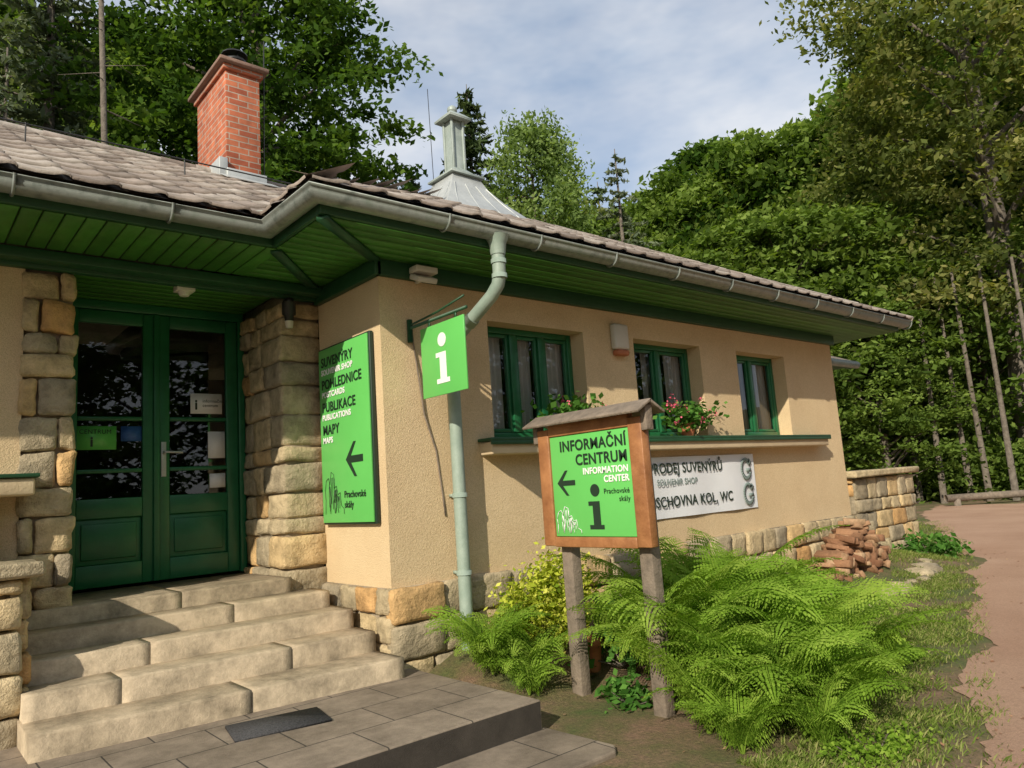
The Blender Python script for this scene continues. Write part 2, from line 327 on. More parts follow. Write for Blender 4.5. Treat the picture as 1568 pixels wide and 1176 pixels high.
# gutter
path=[((-8,4.28),(0,-1)),((1.78,4.28),(-1,-1)),((1.78,3.62),(-1,-1)),((9.6,3.62),(1,-1)),((9.6,9.3),(1,0))]
th=np.linspace(0,np.pi,11);prof=[(math.cos(q)*.062+.0,-.068*math.sin(q)) for q in th]; prof=[(.075,.008)]+prof
V=[];
for (px,py),(nx,nyy) in path:
    for o,z in prof: V.append((px+nx*o,py+nyy*o,3.165+z))
k=len(prof);Fq=[(i*k+j,i*k+j+1,(i+1)*k+j+1,(i+1)*k+j) for i in range(len(path)-1) for j in range(k-1)]
a=Acc();a.add(V,Fq);g=build("gutter",a,'gutter',house);md=g.modifiers.new("s",'SOLIDIFY');md.thickness=.006
a=Acc()
def ring(c,n):
    P=[(c[0]+n[0]*math.cos(q)*.068,c[1]+n[1]*math.cos(q)*.068,3.165-.075*math.sin(q)) for q in np.linspace(0,np.pi,13)]
    P=[(c[0]+n[0]*.075,c[1]+n[1]*.075,3.18)]+P
    a.tube(P,.008,6,cap=False)
for x in np.arange(-7.3,1.7,.75): ring((x+.25,4.28),(0,-1))
for x in np.arange(2.05,9.5,.78): ring((x+.6,3.62),(0,-1))
build("gutter_brackets",a,'gutter',house,smooth=True)
# downpipe
a=Acc()
a.tube([(3.08,3.62,3.13),(3.08,3.62,3.08),(3.08,3.62,3.0)],[.085,.06,.05],12,cap=False)
a.tube([(3.08,3.62,3.06),(3.08,3.62,2.86),(3.078,3.64,2.80),(3.07,3.70,2.74),(3.05,3.95,2.60),(3.045,4.06,2.54),(3.04,4.13,2.47),(3.04,4.15,2.38),(3.04,4.15,1.6),(3.04,4.15,.35)],.045,12,cap=False)
for z in (2.94,2.84): a.tube([(3.08,3.62,z),(3.08,3.62,z+.03)],.052,12)
a.tube([(3.055,3.90,2.63),(3.05,3.95,2.60)],.052,12)
for z in (2.35,1.42,.9): a.tube([(3.04,4.15,z),(3.04,4.15,z+.03)],.052,12);a.box(3.02,3.06,4.19,4.26,z+.005,z+.025)
build("downpipe",a,'pipe',house,smooth=True)
# ------------------------------------------------------------ roofs
def tiles(acc,o,al,up,w,l,inside,tw=.235,tl=.33,lift=.0):
    o=np.array(o,float);al=np.array(al,float);up=np.array(up,float);nn=np.cross(al,up);
    if nn[2]<0: nn=-nn
    for r_ in range(int(l/tl)+1):
        for c_ in range(int(w/tw)+1):
            u=(c_+.5)*tw;v=r_*tl
            p=o+al*u+up*(v+tl/2)
            if not inside(p): continue
            jz=random.uniform(-.002,.003);vv=random.random()
            h0=.026+jz;h1=.012;hw=tw/2-.002
            pr=[(-hw,0),(-hw*.3,-.003),(hw*.3,.001),(hw*.66,.013),(hw*.9,.013),(hw,.003)]
            V=[]
            for vb,hb in ((v-.02,h0),(v+tl,h1)):
                for uu,hh in pr: V.append(o+al*(u+uu)+up*vb+nn*(hb+hh))
            for uu,hh in pr: V.append(o+al*(u+uu)+up*(v-.02)+nn*(h0+hh-.016))
            kk=len(pr);Fq=[(i,i+1,kk+i+1,kk+i) for i in range(kk-1)]+[(2*kk+i,2*kk+i+1,i+1,i) for i in range(kk-1)]
            acc.add(V,Fq,0,vv)
s=.528;zE=3.20
rt=Acc()
ul=math.hypot(1,s)
tiles(rt,(-8,4.21,zE),(1,0,0),(0,1/ul,s/ul),12.2,3.63,lambda p:p[0]<max(1.72+(p[1]-4.21)*1.0,0)+.1 and p[1]<7.5)
tiles(rt,(1.72,3.56,zE),(1,0,0),(0,1/ul,s/ul),8,3.3,lambda p:p[0]>1.72+(p[1]-3.56)-.05 and p[0]<9.7-(p[1]-3.56)+.05 and p[1]<6.45)
tiles(rt,(1.72,3.56,zE),(0,1,0),(1/ul,0,s/ul),4,3.3,lambda p:p[0]<1.72+(p[1]-3.56)+.05 and p[1]<4.3+(p[0]-1.72)*1.0+.1)
build("roof_tiles",rt,'tile',house)
def roofpl(vs,fs,name): return ngon(name,vs,fs,'tile',house)
h=(6.45-3.56)*s
roofpl([(1.72,3.56,zE),(9.7,3.56,zE),(9.7,9.34,zE),(1.72,9.34,zE),(4.61,6.45,zE+h),(6.81,6.45,zE+h)],[(0,1,5,4),(1,2,5),(2,3,4,5),(3,0,4)],"wing_roof")
h2=(7.45-4.21)*s
roofpl([(-8,4.21,zE-.004),(4.0,4.21,zE-.004),(4.0,7.45,zE+h2),(-8,7.45,zE+h2),(-8,10.7,zE-.004),(4,10.7,zE-.004)],[(0,1,2,3),(3,2,5,4)],"main_roof")
a=Acc()
def cap(p,q,rr=.07):
    p=np.array(p);q=np.array(q);L=np.linalg.norm(q-p);n=int(L/.33)
    for i in range(n):
        A=p+(q-p)*i/n;B=p+(q-p)*(i+1.06)/n
        a.tube([A,B],[rr,rr*.86],10,0,random.random(),cap=False)
cap((1.80,3.64,zE+.03),(4.61,6.45,zE+h-.01),.035);cap((9.7,3.56,zE+.0),(6.81,6.45,zE+h+.0),.045);cap((4.61,6.45,zE+h+.0),(6.81,6.45,zE+h+.0),.045);cap((-8,7.45,zE+h2+.01),(4,7.45,zE+h2+.01),.05)
build("ridge_tiles",a,'tile',house,smooth=True)
a=Acc();a.obox((1.72+.8,4.21+.8,zE+.8*s+.04),[(.70,.70,s*.7),(.7,-.7,0),(-.3,-.3,.9)],(1.12,.09,.003));build("valley_flashing",a,'greymetal',house)
a=Acc();
a.tube([(-2,6.0,zE+1.79*s+.16),(4,6.0,zE+1.79*s+.16)],.006,6,cap=False);
for x in np.arange(-1.5,3.2,1.1): a.tube([(x,6.0,zE+1.79*s),(x,6.0,zE+1.79*s+.17)],.006,6,cap=False)
build("lightning_conductor",a,'black',house)
# chimney
a=Acc();a.box(2.57,2.93,7.2,8.1,4.3,5.98);a.box(2.54,2.96,7.17,8.13,5.98,6.04);build("chimney_stack",a,'brick',house,.006)
a=Acc();a.box(2.49,3.01,7.12,8.18,6.043,6.085);a.box(2.56,2.94,7.19,8.11,6.087,6.11);build("chimney_cap",a,'crown',house,.008)
a=Acc();a.tube([(2.76,7.45,6.11),(2.76,7.45,6.22),(2.76,7.45,6.23),(2.76,7.45,6.26)],[.09,.09,.12,.12],14)
for q in range(4): a.tube([(2.76+.09*math.cos(q*1.57),7.45+.09*math.sin(q*1.57),6.25),(2.76+.09*math.cos(q*1.57),7.45+.09*math.sin(q*1.57),6.32)],.01,6)
a.tube([(2.76,7.45,6.315),(2.76,7.45,6.33),(2.76,7.45,6.36)],[.14,.135,.04],14);build("chimney_pot",a,'black',house)
a=Acc();a.box(2.545,2.955,7.11,7.19,4.62,4.86);a.box(2.48,2.565,7.15,8.1,4.72,4.98);a.obox((2.75,7.03,4.73),[(1,0,0),(0,.88,.47),(0,-.47,.88)],(.27,.12,.006));build("chimney_flashing",a,'lead',house,.004)
a=Acc();a.tube([(3.0,7.3,4.8),(3.02,7.28,6.5)],.006,6);a.tube([(4.72,6.6,4.9),(4.70,6.6,6.15)],.004,6);build("lightning_rods",a,'black',house)
# cupola
cu=Acc()
def sq(c,levels,mi=0,rot=0):
    V=[]
    for z,hx in levels:
        for q in range(4):
            an=rot+math.pi/4+q*math.pi/2; V.append((c[0]+hx*1.4142*math.cos(an),c[1]+hx*1.4142*math.sin(an),z))
    Fq=[(i*4+q,i*4+(q+1)%4,(i+1)*4+(q+1)%4,(i+1)*4+q) for i in range(len(levels)-1) for q in range(4)]
    n_=len(levels);Fq+=[(0,1,2,3),((n_-1)*4,(n_-1)*4+1,(n_-1)*4+2,(n_-1)*4+3)];cu.add(V,Fq,mi)
C=(4.93,6.45)
sq(C,[(4.25,.70),(4.50,.54),(4.68,.38),(4.86,.255),(5.00,.19)],1)
sq(C,[(5.00,.235),(5.02,.24),(5.07,.15),(5.13,.09)],0)
sq(C,[(5.10,.075),(5.72,.068)],0)
for sx in (-1,1):
    for sy in (-1,1): cu.box(C[0]+sx*.078-.014,C[0]+sx*.078+.014,C[1]+sy*.078-.014,C[1]+sy*.078+.014,5.08,5.73)
sq(C,[(5.73,.15),(5.75,.16),(5.81,.10),(5.85,.04)],0)
cu.tube([(C[0],C[1],5.83),(C[0],C[1],5.87),(C[0],C[1],5.91),(C[0],C[1],5.94)],[.03,.06,.055,.015],12)
for i in np.linspace(-.22,.22,4):
    cu.tube([(C[0]+i*2.0,C[1]-.60,4.42),(C[0]+i*1.4,C[1]-.385,4.68),(C[0]+i,C[1]-.26,4.86)],.008,6,1,cap=False)
    cu.tube([(C[0]-.60,C[1]+i*2.0,4.42),(C[0]-.385,C[1]+i*1.4,4.68),(C[0]-.26,C[1]+i,4.86)],.008,6,1,cap=False)
build("roof_vent_turret",cu,['greymetal','lead'],house,.005)
# ------------------------------------------------------------ stone masonry
def masonry(acc,p0,d,L,z0,z1,nrm,proud=.03,ch=(.13,.22),bl=(.2,.42),gap=.014,zs=None):
    p0=np.array(p0,float);d=np.array(d,float);nrm=np.array(nrm,float);z=z0
    while z<z1-.05:
        hh=random.uniform(*ch)
        if z+hh>z1-.07: hh=z1-z
        u=0
        while u<L-.02:
            ll=random.uniform(*bl)
            if u+ll>L-.10: ll=L-u
            pr=proud+random.uniform(-.018,.022);g=gap/2
            c=p0+d*(u+ll/2)+nrm*(pr-.05)/2;c=np.array([c[0],c[1],z+hh/2])
            acc.obox(c,[d,nrm,(0,0,1)],(ll/2-g,(pr+.05)/2,hh/2-g),0,random.random()**1.1,.009)
            u+=ll
        z+=hh
core=Acc();st=Acc()
core.box(2.25,2.525,5.185,5.93,.6,3.03);core.box(.615,.88,5.185,5.93,.3,3.03)
z=.80
while z<2.93:
    hh=random.uniform(.12,.24)
    if z+hh>2.87: hh=2.965-z
    g=.006
    cuts=[5.15,5.15+random.uniform(.22,.42),5.15+random.uniform(.5,.65),5.93]
    for i in range(3):
        pr=random.uniform(-.018,.018)
        st.box(2.215+pr,2.53+(.014 if i==0 else 0)+pr*.3,cuts[i]+g+(pr if i==0 else 0),cuts[i+1]-g,z+g,z+hh-g,0,random.random(),.010)
    z+=hh
z=.45
while z<2.93:
    hh=random.uniform(.12,.24)
    if z+hh>2.87: hh=2.965-z
    g=.006; m_=random.choice([None,.70,.80])
    segs=[(.60,.90)] if m_ is None else [(.60,m_),(m_,.90)]
    for A,B in segs:
        pr=random.uniform(-.016,.016); st.box(A+g,B-g+pr*.5,5.135+pr,5.5,z+g,z+hh-g,0,random.random(),.010)
    z+=hh
core.box(2.51,8.9,4.24,4.3,0,.87);core.box(2.515,2.56,4.3,5.16,0,.87)
masonry(st,(2.49,YF,0),(1,0,0),6.42,.18,.875,(0,-1,0),.045,(.16,.24),(.2,.42))
masonry(st,(XC,5.14,0),(0,-1,0),.92,.36,.875,(-1,0,0),.04,(.15,.2),(.22,.4))
core.box(-3,.56,4.59,5.15,0,1.17)
masonry(st,(-1.5,4.58,0),(1,0,0),2.08,.1,1.175,(0,-1,0),.04,(.15,.24),(.2,.4))
masonry(st,(.57,4.57,0),(0,1,0),.58,.1,1.175,(1,0,0),.03,(.15,.24),(.2,.35))
for A,B in ((-1.6,-.5),(-.49,.66)): st.box(A,B,4.50,5.12,1.18,1.245,0,.25,.004)
core.box(-2,.5,5.01,5.15,1.24,1.6);masonry(st,(-1.5,5.0,0),(1,0,0),2.0,1.25,1.595,(0,-1,0),.03,(.15,.2),(.2,.35))
core.box(8.92,10.3,5.6,8.6,0,2.85)
masonry(st,(8.95,5.6,0),(1,0,0),1.35,.2,2.85,(0,-1,0),.04,(.16,.26),(.25,.45))
so=build("stone_masonry",st,'stone',house,.014,seg=1,smooth=True);roughen(so,.034);build("masonry_core",core,'mortar',house)
a=Acc();a.box(8.93,10.9,5.0,9,2.9,2.95);a.box(8.93,10.95,4.93,4.97,2.88,2.98);build("annex_eaves",a,'dgreen',house)
ngon("annex_roof",[(8.9,4.9,2.99),(11,4.9,2.99),(11,9,2.99),(8.9,9,2.99),(8.9,6.9,3.9),(9.8,6.9,3.9)],[(0,1,5,4),(1,2,5),(2,3,4,5)],'tile',house)
a=Acc();a.tube([(8.93,4.88,2.93),(11.0,4.88,2.93)],.055,10);build("annex_gutter",a,'gutter',house,smooth=True)
# ------------------------------------------------------------ door
XD0,XD1,YD,ZD=.90,2.235,5.93,.955
a=Acc()
a.box(XD0,XD1,YD,YD+.08,2.96,3.03);a.box(XD0,XD0+.05,YD-.01,YD+.08,ZD,2.96);a.box(XD1-.05,XD1,YD-.01,YD+.08,ZD,2.96)
gl=[]
for A,B in ((XD0+.055,1.562),(1.572,XD1-.055)):
    y0,y1=YD+.005,YD+.05
    a.box(A,A+.09,y0,y1,ZD+.01,2.955);a.box(B-.09,B,y0,y1,ZD+.01,2.955)
    for C_,D_ in ((ZD+.01,1.12),(1.44,1.58),(1.76,1.79),(2.14,2.17),(2.86,2.955)): a.box(A+.09,B-.09,y0,y1,C_,D_)
    a.box(A+.09,B-.09,y0+.025,y1-.005,1.12,1.44);a.box(A+.125,B-.125,y0+.012,y0+.025,1.155,1.405)
    gl.append((A+.085,B-.085))
a.box(1.545,1.589,YD-.012,YD+.004,ZD+.01,2.955)
build("double_door",a,'green',house,.006)
for i,(A,B) in enumerate(gl): ngon("door_glass",[(A,YD+.03,1.57),(B,YD+.03,1.57),(B,YD+.03,2.87),(A,YD+.03,2.87)],[(0,1,2,3)],'glass',house)
a=Acc();a.box(1.60,1.635,YD-.004,YD+.006,1.72,1.98);a.tube([(1.617,YD,1.90),(1.617,YD-.05,1.90),(1.63,YD-.055,1.90),(1.74,YD-.05,1.895)],.009,8);build("door_handle",a,'lead',house,.003)
a=Acc();a.box(1.82,2.06,YD+.022,YD+.026,2.20,2.36);build("door_notice",a,'white',house)
a=Acc();a.box(1.02,1.30,YD+.022,YD+.026,1.93,2.10);build("door_notice_green",a,'signgreen',house)
a=Acc();a.box(1.33,1.47,YD+.022,YD+.026,1.99,2.10);build("door_notice_blue",a,'signblue',house)
a=Acc();a.box(1.95,2.08,YD+.022,YD+.026,1.85,2.06);a.box(1.96,2.08,YD+.022,YD+.026,1.62,1.73);build("door_postcards",a,'curtain',house)
a=Acc();a.tube([(1.01,YD+.024,1.66),(1.01,YD+.02,1.66)],.028,16);build("door_round_sticker",a,'white',house)
text("i",.11,(1.85,YD+.02,2.235),RY,'signblack',house,off=.003);text("informační\ncentrum",.035,(1.91,YD+.02,2.29),RY,'signblack',house)
text("CENTRUM",.045,(1.06,YD+.02,2.045),RY,'signblack',house);text("i",.10,(1.13,YD+.02,1.955),RY,'signblack',house,off=.003)
a=Acc();a.box(1.49,1.61,5.14,5.24,2.95,2.99);a.tube([(1.55,5.19,2.95),(1.55,5.19,2.92)],[.045,.03],12);build("door_lamp",a,'plasticwhite',house,.004)
a=Acc();a.tube([(2.26,5.09,2.93),(2.26,5.09,2.84),(2.26,5.09,2.83),(2.26,5.09,2.78)],[.05,.05,.035,.03],12);a.box(2.24,2.28,5.05,5.15,2.92,2.96);build("wall_lantern",a,'black',house)
a=Acc();a.tube([(2.26,5.09,2.79),(2.26,5.09,2.74)],[.032,.025],12);build("wall_lantern_glass",a,'plasticwhite',house)
# ------------------------------------------------------------ steps
steps=empty("entrance_steps");a=Acc()
def slab(yl,yr,yb,z1,z0,xl=.56,xr=2.45,cuts=(1.3,)):
    xs=[xl,*cuts,xr]
    for i in range(len(xs)-1):
        A,B=xs[i]+.0012,xs[i+1]-.0012;v=random.random();nn_=max(3,int((B-A)/.05));X_=np.linspace(A,B,nn_)
        fy=yl+(yr-yl)*(X_-xl)/(xr-xl)+rng.normal(0,.003,nn_);dz=rng.normal(0,.0022,nn_)
        V=[];
        for k_ in range(nn_): V+= [(X_[k_],fy[k_]+.008,z0),(X_[k_],fy[k_],z1-.012+dz[k_]),(X_[k_],fy[k_]+.009,z1-.001+dz[k_]*.7),(X_[k_],fy[k_]+.03,z1),(X_[k_],yb,z1),(X_[k_],yb,z0)]
        Fq=[(k_*6+j,(k_+1)*6+j,(k_+1)*6+j+1,k_*6+j+1) for k_ in range(nn_-1) for j in range(5)]+[(0,1,4,5),(1,2,3,4)]+[((nn_-1)*6+5,(nn_-1)*6+4,(nn_-1)*6+1,(nn_-1)*6),((nn_-1)*6+4,(nn_-1)*6+3,(nn_-1)*6+2,(nn_-1)*6+1)]
        a.add(V,Fq,0,v)
slab(5.10,5.10,5.95,.945,.2,.62,2.235,(1.5,));slab(4.90,4.86,5.13,.845,.1,.60,2.40,(1.75,));slab(4.68,4.60,5.0,.735,.1,.58,2.44,(1.2,));slab(4.44,4.33,4.8,.615,.1,.57,2.45,(1.0,1.9));slab(4.16,4.02,4.6,.49,.1,.56,2.46,(1.55,))
build("step_slabs",a,'step',steps)
def polyslab(name,pts,z0,z1,mat,par):
    n=len(pts);V=[(p[0],p[1],z0) for p in pts]+[(p[0],p[1],z1) for p in pts];Fc=[tuple(range(n-1,-1,-1)),tuple(range(n,2*n))]+[(i,(i+1)%n,n+(i+1)%n,n+i) for i in range(n)]
    o=ngon(name,V,Fc,mat,par);md=o.modifiers.new("b",'BEVEL');md.width=.01;md.segments=2;return o
plat=empty("paved_terrace")
polyslab("upper_terrace",[(-3.5,3.0),(2.64,3.0),(2.62,4.24),(2.4,4.6),(-3.5,4.6)],.0,.37,'paving',plat)
polyslab("lower_terrace",[(-3.5,2.5),(2.64,2.5),(2.70,2.56),(2.66,3.2),(-3.5,3.2)],.0,.225,'paving',plat)
a=Acc();a.obox((1.56,3.76,.376),[(.98,-.18,0),(.18,.98,0),(0,0,1)],(.23,.14,.006));build("boot_scraper_mat",a,'mat')
# ------------------------------------------------------------ signs
def plate(name,x,y0,y1,z0,z1,th,mat,par,bev=.004):
    a=Acc();a.box(x,x+th,y0,y1,z0,z1);return build(name,a,mat,par,bev)
def polyX(pts,x,mat,par,name="shape"):
    V=[(x,-u,z) for u,z in pts];n=len(V);V+=[(x+.002,v[1],v[2]) for v in V]
    return ngon(name,V,[tuple(range(n)),tuple(range(2*n-1,n-1,-1))]+[(i,n+i,n+(i+1)%n,(i+1)%n) for i in range(n)],mat,par)
def bigi(x,yc,z0,hh,mat,par):
    u=-yc;k=hh
    polyX([(u-.20*k,z0),(u+.22*k,z0),(u+.22*k,z0+.09*k),(u+.13*k,z0+.09*k),(u+.13*k,z0+.60*k),(u-.20*k,z0+.60*k),(u-.20*k,z0+.51*k),(u-.08*k,z0+.51*k),(u-.08*k,z0+.09*k),(u-.20*k,z0+.09*k)],x,mat,par,"i_stem")
    polyX([(u+.02*k+.135*k*math.cos(q),z0+.84*k+.135*k*math.sin(q)) for q in np.linspace(0,2*math.pi,24)[:-1]],x,mat,par,"i_dot")
def arrow(x,yc,zc,w_,mat,par):
    u=-yc;h_=w_*.5
    polyX([(u-w_/2,zc),(u-w_*.02,zc+h_),(u+w_*.12,zc+h_),(u-w_*.2,zc+.1*w_),(u+w_/2,zc+.1*w_),(u+w_/2,zc-.1*w_),(u-w_*.2,zc-.1*w_),(u+w_*.12,zc-h_),(u-w_*.02,zc-h_)],x,mat,par,"arrow")
def rocks(x,y0,z0,w_,h_,par,mat):
    a=Acc();rr=random.Random(3)
    prof=[(0,0),(.03,.35),(.0,.55),(.08,.8),(.2,.86),(.27,.7),(.36,1.0),(.5,.93),(.5,.6),(.62,.66),(.7,.45),(.82,.5),(.86,.2),(1,.12),(1,0)]
    def stroke(P):
        for p,q in zip(P[:-1],P[1:]):
            A=np.array([x,y0-p[0]*w_,z0+p[1]*h_]);B=np.array([x,y0-q[0]*w_,z0+q[1]*h_]);d=B-A;L=np.linalg.norm(d)+1e-6;d/=L;n_=np.cross(d,(1,0,0))
            a.obox((A+B)/2,[d,n_,(1,0,0)],(L/2,.0016,.0008))
    stroke(prof)
    for i in range(16):
        u=rr.uniform(.05,.8);top=np.interp(u,[p[0] for p in prof],[p[1] for p in prof])*.9;z_=rr.uniform(0,.3)
        stroke([(u,z_),(u+rr.uniform(-.05,.05),(z_+top)/2),(u+rr.uniform(-.04,.04),top)])
    build("rock_drawing",a,mat,par)
s1=empty("souvenir_shop_sign")
xs=XC-.05;plate("frame",xs+.012,4.335,5.095,1.285,2.585,.03,'signblack',s1);plate("panel",xs,4.352,5.078,1.30,2.57,.011,'signgreen',s1,.001)
def T(b,sz,fz,mat,yy=5.035,al='LEFT',sx=1,off=.0): text(b,sz,(xs-.004,yy,2.57-1.27*fz),RX,mat,s1,al,sx,off)
for k_,(A,B) in enumerate((("SUVENÝRY","SOUVENIR SHOP"),("POHLEDNICE","POSTCARDS"),("PUBLIKACE","PUBLICATIONS"),("MAPY","MAPS"))):
    T(A,.098,.104+.132*k_,'signblack',off=.0016,sx=1.02);T(B,.058,.153+.132*k_,'white',off=.0018,sx=1.1)
arrow(xs-.004,4.58,2.57-1.27*.66,.24,'signblack',s1)
T("Prachovské",.066,.865,'signblack',yy=4.74,off=.0008);T("skály",.066,.92,'signblack',yy=4.74,off=.0008)
rocks(xs-.004,5.03,1.36,.28,.30,s1,'signblack')
fl=empty("information_flag_sign");xf=2.75
plate("panel",xf,3.61,4.10,2.085,2.56,.012,'signgreen',fl,.002);bigi(xf-.003,3.86,2.16,.34,'white',fl)
a=Acc();a.tube([(xf+.006,4.24,2.60),(xf+.006,3.58,2.60)],.012,8);a.tube([(xf+.006,4.235,2.50),(xf+.006,4.235,2.66)],.02,8);a.tube([(xf+.006,4.235,2.62),(xf+.006,3.9,2.64),(xf+.006,3.6,2.68)],.007,6)
for yy in (3.7,4.0): a.box(xf+.002,xf+.010,yy-.01,yy+.01,2.55,2.60)
build("wall_bracket",a,'dgreen',fl);a=Acc();
P=[(2.78,4.245,2.55),(2.80,4.23,2.3),(2.84,4.235,2.0),(2.93,4.245,1.75),(2.97,4.245,1.4),(2.98,4.245,1.3)];a.tube(P,.006,6);build("cable",a,'oldwood',fl)
ib=empty("information_centre_board");xb=3.16
plate("panel",xb,2.70,3.34,1.148,1.748,.015,'signgreen',ib,.002)
a=Acc();a.box(xb-.012,xb+.05,3.343,3.44,1.09,1.80);a.box(xb-.012,xb+.05,2.60,2.697,1.09,1.80);a.box(xb-.015,xb+.045,2.697,3.343,1.085,1.145);a.box(xb-.010,xb+.045,2.697,3.343,1.751,1.83);a.box(xb+.018,xb+.04,2.66,3.38,1.12,1.80)
build("frame",a,'wood',ib,.006)
a=Acc()
for sgn in (1,-1):
    a.obox((xb+.02-sgn*.055,3.01,1.852),[(0,1,0),(math.cos(.5),0,sgn*math.sin(.5)),(-sgn*math.sin(.5),0,math.cos(.5))],(.47,.07,.008))
a.box(xb-.01,xb+.05,2.56,2.60,1.72,1.86);a.box(xb-.01,xb+.05,3.44,3.48,1.72,1.86)
build("little_roof",a,'oldwood',ib,.004)
a=Acc();a.box(xb+.052,xb+.13,3.27,3.36,.1,1.75,j=.006);a.box(xb+.052,xb+.13,2.66,2.75,.1,1.75,j=.006);build("posts",a,'oldwood',ib,.008)
xi=xb-.004
def T2(b,sz,z,mat,yy,al,sx=1,off=.0): text(b,sz,(xi,yy,z),RX,mat,ib,al,sx,off)
T2("INFORMAČNÍ",.088,1.655,'signblack',2.72,'RIGHT',off=.0018);T2("CENTRUM",.088,1.567,'signblack',2.72,'RIGHT',off=.0018)
T2("INFORMATION",.052,1.508,'white',2.72,'RIGHT',off=.0014);T2("CENTER",.052,1.456,'white',2.72,'RIGHT',off=.0014)
arrow(xi,3.22,1.465,.15,'signblack',ib);bigi(xi,2.995,1.19,.265,'signblack',ib)
T2("Prachovské",.042,1.39,'signblack',2.725,'RIGHT');T2("skály",.042,1.345,'signblack',2.725,'RIGHT')
rocks(xi,3.32,1.165,.2,.16,ib,'white')
bn=empty("souvenir_banner")
n=40;u=np.linspace(4.82,6.87,n);yy=YF-.02-.006*np.sin(u*9)
V=np.concatenate([np.stack([u,yy,np.full(n,1.10)],1),np.stack([u,yy-.004,np.full(n,1.645)],1)]);a=Acc();a.add(V,[(i,i+1,n+i+1,n+i) for i in range(n-1)]);build("sheet",a,'banner',bn,smooth=True)
yt=YF-.034
text("PRODEJ SUVENÝRŮ",.130,(5.16,yt,1.50),RY,'signblack',bn,off=.002);text("SOUVENIR SHOP",.080,(5.26,yt,1.39),RY,'signgrey',bn,off=.001);text("ÚSCHOVNA KOL, WC",.130,(5.13,yt,1.20),RY,'signblack',bn,off=.002)
a=Acc()
for zc in (1.495,1.245):
    pr_=None
    for q in np.linspace(.75,5.9,22):
        p=np.array([6.70+.078*math.cos(q),yt,zc+.095*math.sin(q)])
        if pr_ is not None:
            d=p-pr_;L=np.linalg.norm(d);d/=L;a.obox((p+pr_)/2,[d,(0,1,0),np.cross(d,(0,1,0))],(L*.56,.001,.019))
        pr_=p
    a.box(6.70,6.79,yt-.001,yt+.001,zc-.03,zc+.005);a.obox((6.765,yt,zc+.065),[(.7,0,-.7),(0,1,0),(.7,0,.7)],(.03,.001,.03))
build("round_arrow_logos",a,'signgrey',bn)
a=Acc();a.box(4.84,5.02,YF-.07,YF-.001,2.60,2.83,0);a.box(4.85,5.01,YF-.075,YF-.001,2.545,2.60,1);o=build("alarm_siren_box",a,['plasticwhite','terracotta'],house,.02)
a=Acc();a.box(2.74,2.92,YF-.16,YF-.06,2.975,3.02);a.box(2.82,2.85,YF-.06,YF,2.93,2.99);a.obox((2.82,YF-.12,2.935),[(1,0,0),(0,.9,.4),(0,-.4,.9)],(.08,.06,.02));build("security_floodlight",a,'plasticwhite',house,.008)
# ------------------------------------------------------------ foliage functions
def leafquads(acc,C,size,mi,var,up=.6,asp=.6):
    n=len(C);nv=rng.normal(size=(n,3));nv[:,2]=np.abs(nv[:,2])*.8+up;nv/=np.linalg.norm(nv,axis=1)[:,None]
    t_=rng.normal(size=(n,3));u=np.cross(nv,t_);u/=np.linalg.norm(u,axis=1)[:,None];v=np.cross(nv,u)
    s_=size*rng.uniform(.6,1.3,n)[:,None]
    V=np.stack([C-u*s_,C-v*s_*asp,C+u*s_,C+v*s_*asp],1).reshape(-1,3);i=np.arange(n)*4
    acc.add(V,np.stack([i,i+1,i+2,i+3],1),mi,np.clip(var,0,1))
def broadleaf(base,H,R,cb,ncl,nl,ls,droop=0,profile='oval',crad=(.5,1.1),trunk=.2,dx=0,flat=.45):
    a=Acc();b=np.array(base,float)
    tr=[b+np.array([0,0,-.3]),b+np.array([.1,0,H*.25]),b+np.array([dx*.3+.1,.1,H*.5]),b+np.array([dx*.6,.1,H*.75]),b+np.array([dx,.0,H*.95])]
    a.tube(tr,[trunk*1.2,trunk,trunk*.7,trunk*.4,trunk*.1],8,0,.5)
    q=rng.uniform(0,1,ncl)**.8;zz=cb+(H-cb)*q
    if profile=='oval': rr=R*np.sqrt(np.clip(1-(2*q*.97-.85)**2/1.4,0.02,1))
    elif profile=='cone': rr=R*(1-q)**.7+.2
    else: rr=R*np.clip(1.15-q**3,0.15,1)
    an=rng.uniform(0,2*np.pi,ncl);rad=rr*rng.uniform(.25,1.08,ncl)**.45*(1+.2*np.sin(an*3+q*9)+.08*np.sin(an*7+q*23))
    Cc=np.stack([b[0]+rad*np.cos(an)+dx*q,b[1]+rad*np.sin(an),b[2]+zz-droop*rad],1)
    for i in range(0,ncl,max(1,ncl//45)):
        tz=max(cb*.6,zz[i]-rad[i]*.7);P0=b+np.array([dx*tz/H,0,tz]);mid=(P0+Cc[i])/2+np.array([0,0,.25*rad[i]*.4])
        a.tube([P0,mid,Cc[i]],[trunk*.32*(1-tz/H)+.03,trunk*.15+.01,.01],5,0,.5,cap=False)
    cr=rng.uniform(*crad,ncl);cv=rng.uniform(-.3,.3,ncl)
    idx=np.repeat(np.arange(ncl),nl);n=len(idx)
    off=rng.normal(size=(n,3));off/=np.linalg.norm(off,axis=1)[:,None];off*=(rng.uniform(0,1,n)**.6)[:,None]*rng.uniform(.7,1.25,n)[:,None]
    el_=np.stack([np.cos(an),np.sin(an),0*an],1)[idx];
    sc_=np.array([1,1,flat if droop<.5 else 1.3]);P=off*cr[idx][:,None]*sc_;P+=el_*(np.sum(P*el_,1)*.35)[:,None]
    if droop<.5: P[:,2]-=.18*(P[:,0]**2+P[:,1]**2)
    P=P+Cc[idx]
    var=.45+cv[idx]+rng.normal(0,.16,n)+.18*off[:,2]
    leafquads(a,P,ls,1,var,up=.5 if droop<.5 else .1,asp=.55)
    return a
